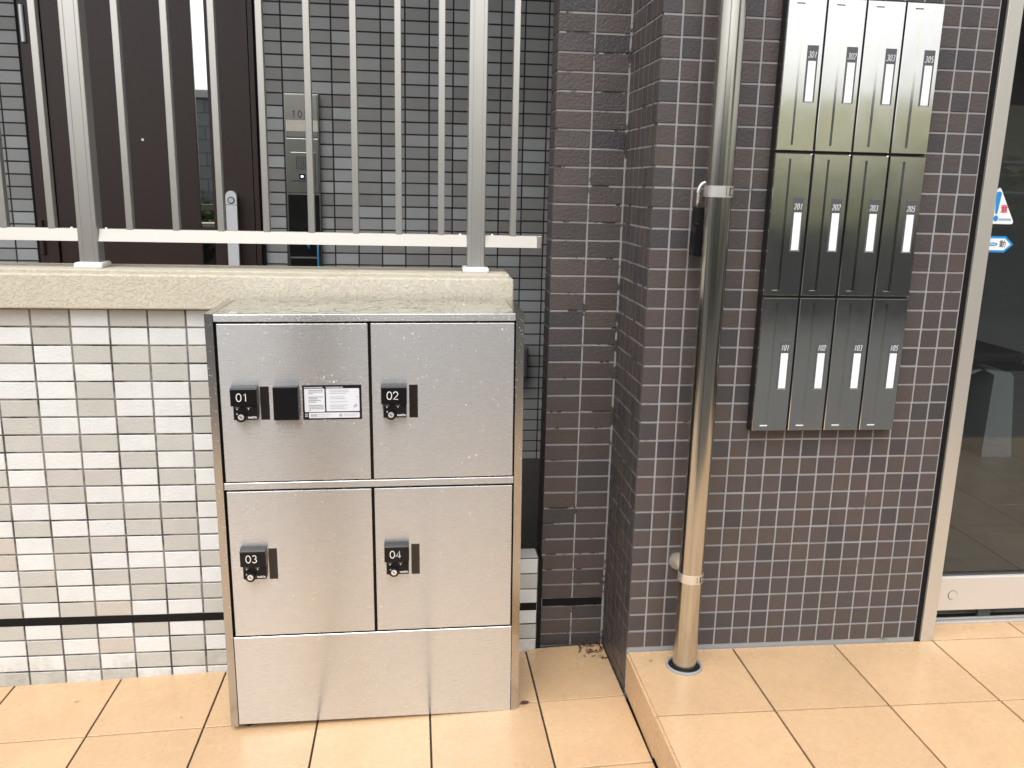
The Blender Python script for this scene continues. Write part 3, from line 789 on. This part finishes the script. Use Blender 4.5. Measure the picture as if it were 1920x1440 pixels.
# ------------------------------------------------------------------ glass entrance door and frame (right)
fr = thing('door_frame', 'pale aluminium upright frame at the right end of the tiled wall', 'door frame', (.887, .05, ZU))
MB().box(.8665, .9065, -.004, .165, ZU, 2.5, .002, 2).build('upright', M_FRAME, fr)
MB().box(.8475, .8663, .0035, .10, ZU-.002, 2.5).build('sealant_joint', M_BLACK_RUB, fr)
MB().box(.8715, 3.2, .0, .165, 2.5, 2.6).build('head', M_FRAME, fr)
gd = thing('glass_door', 'sliding glass entrance door with aluminium bottom rail and stickers', 'glass door', (1.5, .105, -.022))
gy0 = .100
bot = MB().box(.912, 2.4, gy0, gy0+.040, -.0225, .0835, .002, 2).build('bottom_rail', M_RAIL, gd)
MB().box(.912, 2.4, gy0+.010, gy0+.030, .0835, .0895).build('gasket', M_DARKRUB, gd)
MB().box(.912, 2.4, gy0+.004, gy0+.009, .0835, .0862).build('gasket', M_RAIL, gd)
pane = MB().box(.912, 2.4, gy0+.0165, gy0+.0235, .0895, 2.45).build('glass_pane', M_GLASS, gd)
mb = MB(); mb.cyl((1.0205, gy0-.0025, .0275), (1.0205, gy0+.001, .0275), .0135, .0140, n=32)
cap = mb.build('screw_cap', M_RAIL, gd)
mb = MB(); mb.cyl((1.0205, gy0-.0006, .0275), (1.0205, gy0+.001, .0275), .0152, n=32); mb.build('cap_ring', M_DARKRUB, cap)
MB().cyl((1.0205, gy0-.0032, .0275), (1.0205, gy0-.002, .0275), .0026, n=14).build('screw', M_CHROME, cap)
ty = gy0+.0160
T3 = []
A_, B_, C_ = (.9955, 1.226), (1.0525, 1.124), (.9385, 1.124)
def rtri(r=.008):
    out = []
    P3 = [A_, B_, C_]
    for i in range(3):
        p = Vector(P3[i]); a = (Vector(P3[i-1])-p).normalized(); b = (Vector(P3[(i+1) % 3])-p).normalized()
        s = p+a*r*1.6; e = p+b*r*1.6
        for t in (0, .25, .5, .75, 1): out.append(tuple((1-t)**2*s+2*t*(1-t)*p+t*t*e))
    return out
ts = MB().prism(rtri(), FRONT(ty), -.0004, 0).build('warning_sticker', M_STWHITE, gd, 'white triangular caution sticker with blue exclamation mark')
mb = MB(); mb.prism([(.9875, 1.204), (.9890, 1.2085), (.9930, 1.2105), (.9980, 1.2105), (1.002, 1.2085), (1.0035, 1.204), (.9985, 1.1535), (.9960, 1.1505), (.9940, 1.1505), (.9915, 1.1535)], FRONT(ty-.0005), -.0004, 0)
mb.prism(arc(.9955, 1.139, .0070, .0080, 0, 342, 19), FRONT(ty-.0005), -.0004, 0); mb.build('exclamation_mark', M_STBLUE, ts)
for ch, x in (('注', .9775), ('意', 1.0165)):
    text_mesh(ch, .0235, x, ty-.0008, 1.163, M_STRED, 'lettering', ts, offset=.0004)
mb = MB(); mb.box(1.004, 1.041, ty-.0009, ty-.0005, 1.1335, 1.1390); mb.box(.950, .985, ty-.0009, ty-.0005, 1.1335, 1.1390); mb.build('small_print', plain('pale_blue_print', (.25, .45, .62), .5), ts)
AR = [(.86, 1.0470), (1.034, 1.0470), (1.0585, 1.0690), (1.034, 1.0910), (.86, 1.0910)]
AI = [(.86, 1.0530), (1.0315, 1.0530), (1.0500, 1.0690), (1.0315, 1.0850), (.86, 1.0850)]
ar = MB().prism([(max(x, .922), z) for x, z in AR], FRONT(ty), -.0004, 0).build('arrow_sticker', M_STBLUE, gd, 'blue and white arrow sticker pointing right on the glass door')
MB().prism([(max(x, .926), z) for x, z in AI], FRONT(ty-.0005), -.0004, 0).build('arrow_field', M_STWHITE, ar)
mb = MB(); mb.prism(arc(.9965, 1.069, .0150, .0048, 0, 345, 24), FRONT(ty-.0010), -.0004, 0); mb.build('oval_emblem', M_STBLUE, ar)
mb = MB(); mb.prism(arc(.9965, 1.069, .0105, .0022, 0, 345, 24), FRONT(ty-.0015), -.0003, 0); mb.build('emblem_field', plain('pale_cyan', (.40, .62, .70), .5), ar)
text_mesh('動', .0205, 1.0265, ty-.0013, 1.0690, M_INK, 'lettering', ar); text_mesh('自', .0205, .952, ty-.0013, 1.0690, M_INK, 'lettering', ar)
tk = thing('door_track', 'aluminium floor track under the sliding glass door', 'door track', (1.6, .11, ZU))
MB().box(.907, 2.4, .0915, .1050, ZU-.02, ZU+.0045, .0005, 1).build('front_lip', M_RAIL, tk)
MB().box(.907, 2.4, .1050, .1130, ZU-.02, ZU+.0010).build('groove', M_DARKRUB, tk)
MB().box(.907, 2.4, .1130, .1210, ZU-.02, ZU+.0055, .0005, 1).build('middle_lip', M_RAIL, tk)
MB().box(.907, 2.4, .1210, .1500, ZU-.02, ZU+.0005).build('guide_slot', M_DGAP, tk)
MB().box(1.125, 1.165, .118, .128, ZU+.004, -.023).build('door_guide', M_DARKRUB, tk)

# lobby behind the glass
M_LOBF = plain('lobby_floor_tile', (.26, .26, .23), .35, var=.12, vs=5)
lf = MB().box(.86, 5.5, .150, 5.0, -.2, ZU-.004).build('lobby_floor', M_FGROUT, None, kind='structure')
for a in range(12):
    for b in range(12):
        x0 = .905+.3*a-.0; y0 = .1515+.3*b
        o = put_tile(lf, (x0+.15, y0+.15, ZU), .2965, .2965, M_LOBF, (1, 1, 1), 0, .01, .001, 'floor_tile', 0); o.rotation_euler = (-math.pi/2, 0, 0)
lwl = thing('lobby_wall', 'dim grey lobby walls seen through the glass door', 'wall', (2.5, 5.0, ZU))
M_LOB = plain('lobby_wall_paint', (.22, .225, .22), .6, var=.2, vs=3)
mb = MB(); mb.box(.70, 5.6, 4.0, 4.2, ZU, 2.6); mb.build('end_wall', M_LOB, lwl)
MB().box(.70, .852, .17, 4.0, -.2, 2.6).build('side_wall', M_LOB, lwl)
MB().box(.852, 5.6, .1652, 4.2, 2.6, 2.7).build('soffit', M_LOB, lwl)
ch = thing('lobby_chair', 'chair with dark seat and pale splayed panel legs inside the lobby', 'chair', (2.16, 1.8, ZU))
CY = 1.70
M_CH = plain('pale_plastic_leg', (.42, .45, .45), .4)
MB().box(1.90, 2.33, CY-.05, CY+.36, .415, .475, .02, 3).build('seat', plain('dark_cushion', (.02, .02, .02), .6), ch)
for s in (-1, 1):
    mb = MB(); cx = 2.155
    mb.prism([(cx+s*.012, .385), (cx+s*.15, .365), (cx+s*.165, .345), (cx+s*.215, ZU), (cx+s*.055, ZU), (cx+s*.062, .355), (cx+s*.012, .378)], lambda u, v, w: (u, w, v), CY, CY+.30)
    mb.build('leg', M_CH, ch)
MB().box(1.92, 2.16, CY+.38, CY+.42, .47, .72, .02, 3).build('backrest', plain('dark_back', (.015, .015, .015), .6), ch)
for s in (1.94, 2.12): MB().box(s-.01, s+.01, CY+.385, CY+.41, .40, .50).build('back_post', M_CH, ch)

# ------------------------------------------------------------------ dead leaves and crumbs
def leaf_blob(mb, x, y, z, L, Wd, a, curl):
    n = 6; c, s = math.cos(a), math.sin(a); rows_ = []
    for k in range(n+1):
        t = k/n; w = Wd*math.sin(math.pi*min(max(t, .04), .96))**.8; u = (t-.5)*L; h = .0015+curl*(u/L*2)**2
        rows_.append([mb.bm.verts.new((x+u*c-v*s, y+u*s+v*c, z+h+abs(v)*.5)) for v in (-w/2, 0, w/2)])
    for a_, b_ in zip(rows_, rows_[1:]):
        for k in range(2): mb.bm.faces.new((a_[k], a_[k+1], b_[k+1], b_[k]))
rg = random.Random(5); mb = MB()
for k in range(46):
    t = rg.random(); x = -.012-.07*rg.random()**1.7; y = .285-.10*rg.random()**2.2
    leaf_blob(mb, x, y, FZ(x, y)+rg.uniform(.0, .006), rg.uniform(.008, .021), rg.uniform(.003, .007), rg.uniform(0, 6.3), rg.uniform(.001, .006))
lf2 = mb.build('dead_leaves', M_LEAF, None, recalc=False, kind='stuff'); lf2['label'] = 'small heap of brown dead leaves in the pillar corner'
def leaf(x, y, z, L, Wd, a, label):
    mb = MB(); leaf_blob(mb, x, y, z, L, Wd, a, .002); o = mb.build('dead_leaf', M_LEAF, None, recalc=False); tag(o, label, 'leaf', 'loose dead leaves')
leaf(-.284, -.018, FZ(-.284, -.018), .026, .015, .2, 'brown curled leaf by the right foot of the locker')
leaf(.055, -.055, ZU+.0005, .011, .003, 2.4, 'dark leaf scrap on the step left of the downpipe')
leaf(-1.53, .16, FZ(-1.53, .16)+.0005, .016, .0025, .35, 'thin brown twig scrap on the paving below the cream wall')
leaf(-1.665, -.01, FZ(-1.665, -.01)+.0005, .007, .0025, .6, 'tiny brown scrap near the left edge of the paving')
leaf(-1.215, .04, FZ(-1.215, .04)+.0005, .007, .0022, .2, 'tiny brown scrap on the paving left of the locker')
leaf(-.180, .288, FZ(-.180, .288)+.0008, .030, .0016, .9, 'thin dry stalk on the paving at the pillar foot')

# ------------------------------------------------------------------ across the road: what the steel and glass reflect
MB().box(-40, 40, -60, -1.83, -.9, -.22).build('road', plain('wet_asphalt', (.045, .046, .044), .75, var=.25, vs=2, bump=.4, bs=60, bd=.004), None, kind='structure')
def blocks():
    n = N('concrete_blocks'); b = n.n.new('ShaderNodeTexBrick'); b.inputs['Scale'].default_value = 1.0
    b.inputs['Color1'].default_value = (.17, .18, .18, 1); b.inputs['Color2'].default_value = (.21, .22, .22, 1); b.inputs['Mortar'].default_value = (.09, .09, .09, 1)
    b.inputs['Brick Width'].default_value = .4; b.inputs['Row Height'].default_value = .2; b.inputs['Mortar Size'].default_value = .008
    mp = n.n.new('ShaderNodeMapping'); mp.inputs['Rotation'].default_value = (math.pi/2, 0, 0)
    n.link(n.geo.outputs['Position'], mp.inputs[0]); n.link(mp.outputs[0], b.inputs['Vector'])
    return n.set(b.outputs['Color'], .85)
bw = thing('block_wall', 'grey concrete block wall across the road, mirrored in the door strip', 'wall', (-5, -9.2, -.2))
MB().box(-30, 2.2, -9.4, -9.0, -.3, 2.42).build('blocks', blocks(), bw)
MB().box(-30, 2.2, -9.45, -8.95, 2.42, 2.54, .01).build('coping', plain('concrete_cap', (.45, .45, .44), .8), bw)
def leafy(name, base, x0, x1, y0, y1, h0, h1, nleaf, size, seed, label):
    rg = random.Random(seed); v = []; f = []
    for k in range(nleaf):
        x = rg.uniform(x0, x1); t = rg.random(); y = y0+(y1-y0)*t; z = -.22+(h0+(h1-h0)*t)*rg.uniform(.15, 1.0)*(.88+.2*math.sin(x*1.7)*math.sin(x*.63+1))
        s = size*rg.uniform(.6, 1.3); q = Vector((rg.gauss(0, 1), rg.gauss(0, 1)-.5, rg.gauss(0, 1)+.6)).normalized().to_track_quat('Z', 'Y')
        b = len(v)
        for p in ((-s, 0, 0), (0, -s*.45, 0), (s, 0, 0), (0, s*.45, 0)): v.append(tuple(Vector((x, y, z))+q @ Vector(p)))
        f.append((b, b+1, b+2, b+3))
    me = bpy.data.meshes.new(name); me.from_pydata(v, [], f)
    n = N(name+'_leaf'); c = n.ramp(n.geo.outputs['Random Per Island'], [(0, lum(base, .55)), (.5, base), (.9, lum(base, 1.5)), (1, (.28, .24, .06))])
    me.materials.append(n.set(c, .6))
    o = link(bpy.data.objects.new(name, me), (0, 0, 0), None, label, 'stuff'); return o
leafy('roadside_shrubs', (.055, .10, .03), -16, 2.0, -8.2, -8.9, .9, 1.5, 9000, .09, 1, 'green and yellow shrubs along the foot of the block wall')
bank = MB(); bank.prism([(-8.3, -.25), (-9.4, 1.5), (-13.5, 2.9), (-13.5, -.25)], lambda u, v, w: (w, u, v), 2.2, 30)
bank.build('grass_bank', plain('grass_ground', (.27, .27, .16), .9, var=.4, vs=6), None, kind='structure')
leafy('bank_grass', (.27, .275, .15), 2.2, 16, -8.3, -9.6, .3, 2.45, 16000, .10, 2, 'green grass and weeds on the bank across the road')
hs_ = thing('house', 'dark house beyond the grass bank, mirrored in the glass door', 'house', (13, -15, 0))
MB().box(10.9, 19, -15.5, -14, -.3, 5.4).build('wall', plain('dark_siding', (.04, .042, .045), .7), hs_)
mb = MB(); mb.prism([(10.7, 5.4), (19.4, 5.4), (15, 7.4)], lambda u, v, w: (u, w, v), -15.8, -13.7); mb.build('roof', plain('dark_roof', (.03, .03, .032), .6), hs_)
for x in (11.6, 13.8, 16.2): MB().box(x, x+1.2, -14.0, -13.95, 3.3, 4.5).build('window', M_ICBLK, hs_)

rw = MB().box(2.2, 30, -8.25, -8.0, -.3, .84, .01).build('retaining_wall', plain('grey_concrete', (.13, .135, .13), .8, var=.25, vs=2), None)
tag(rw, 'low grey concrete retaining wall in front of the grass bank', 'wall')
grl = thing('guard_rail', 'white pipe guard rail on the retaining wall', 'guard rail', (9, -8.1, .84))
for z in (1.25, 1.62): MB().cyl((2.3, -8.1, z), (24, -8.1, z), .028, n=10).build('rail', M_WHITEPL, grl)
for k in range(8): MB().cyl((2.4+3*k, -8.1, .8), (2.4+3*k, -8.1, 1.66), .03, n=10).build('post', M_WHITEPL, grl)
up_ = MB().box(-1.20, -.98, -2.42, -2.20, -.22, 2.95, .004).build('streak_post', plain('streak_post_dark', (.03, .028, .027), .5), None)  # unseen post, added to put a dark upright streak in the locker steel
tag(up_, 'unseen dark square post added to streak the locker reflection', 'post')
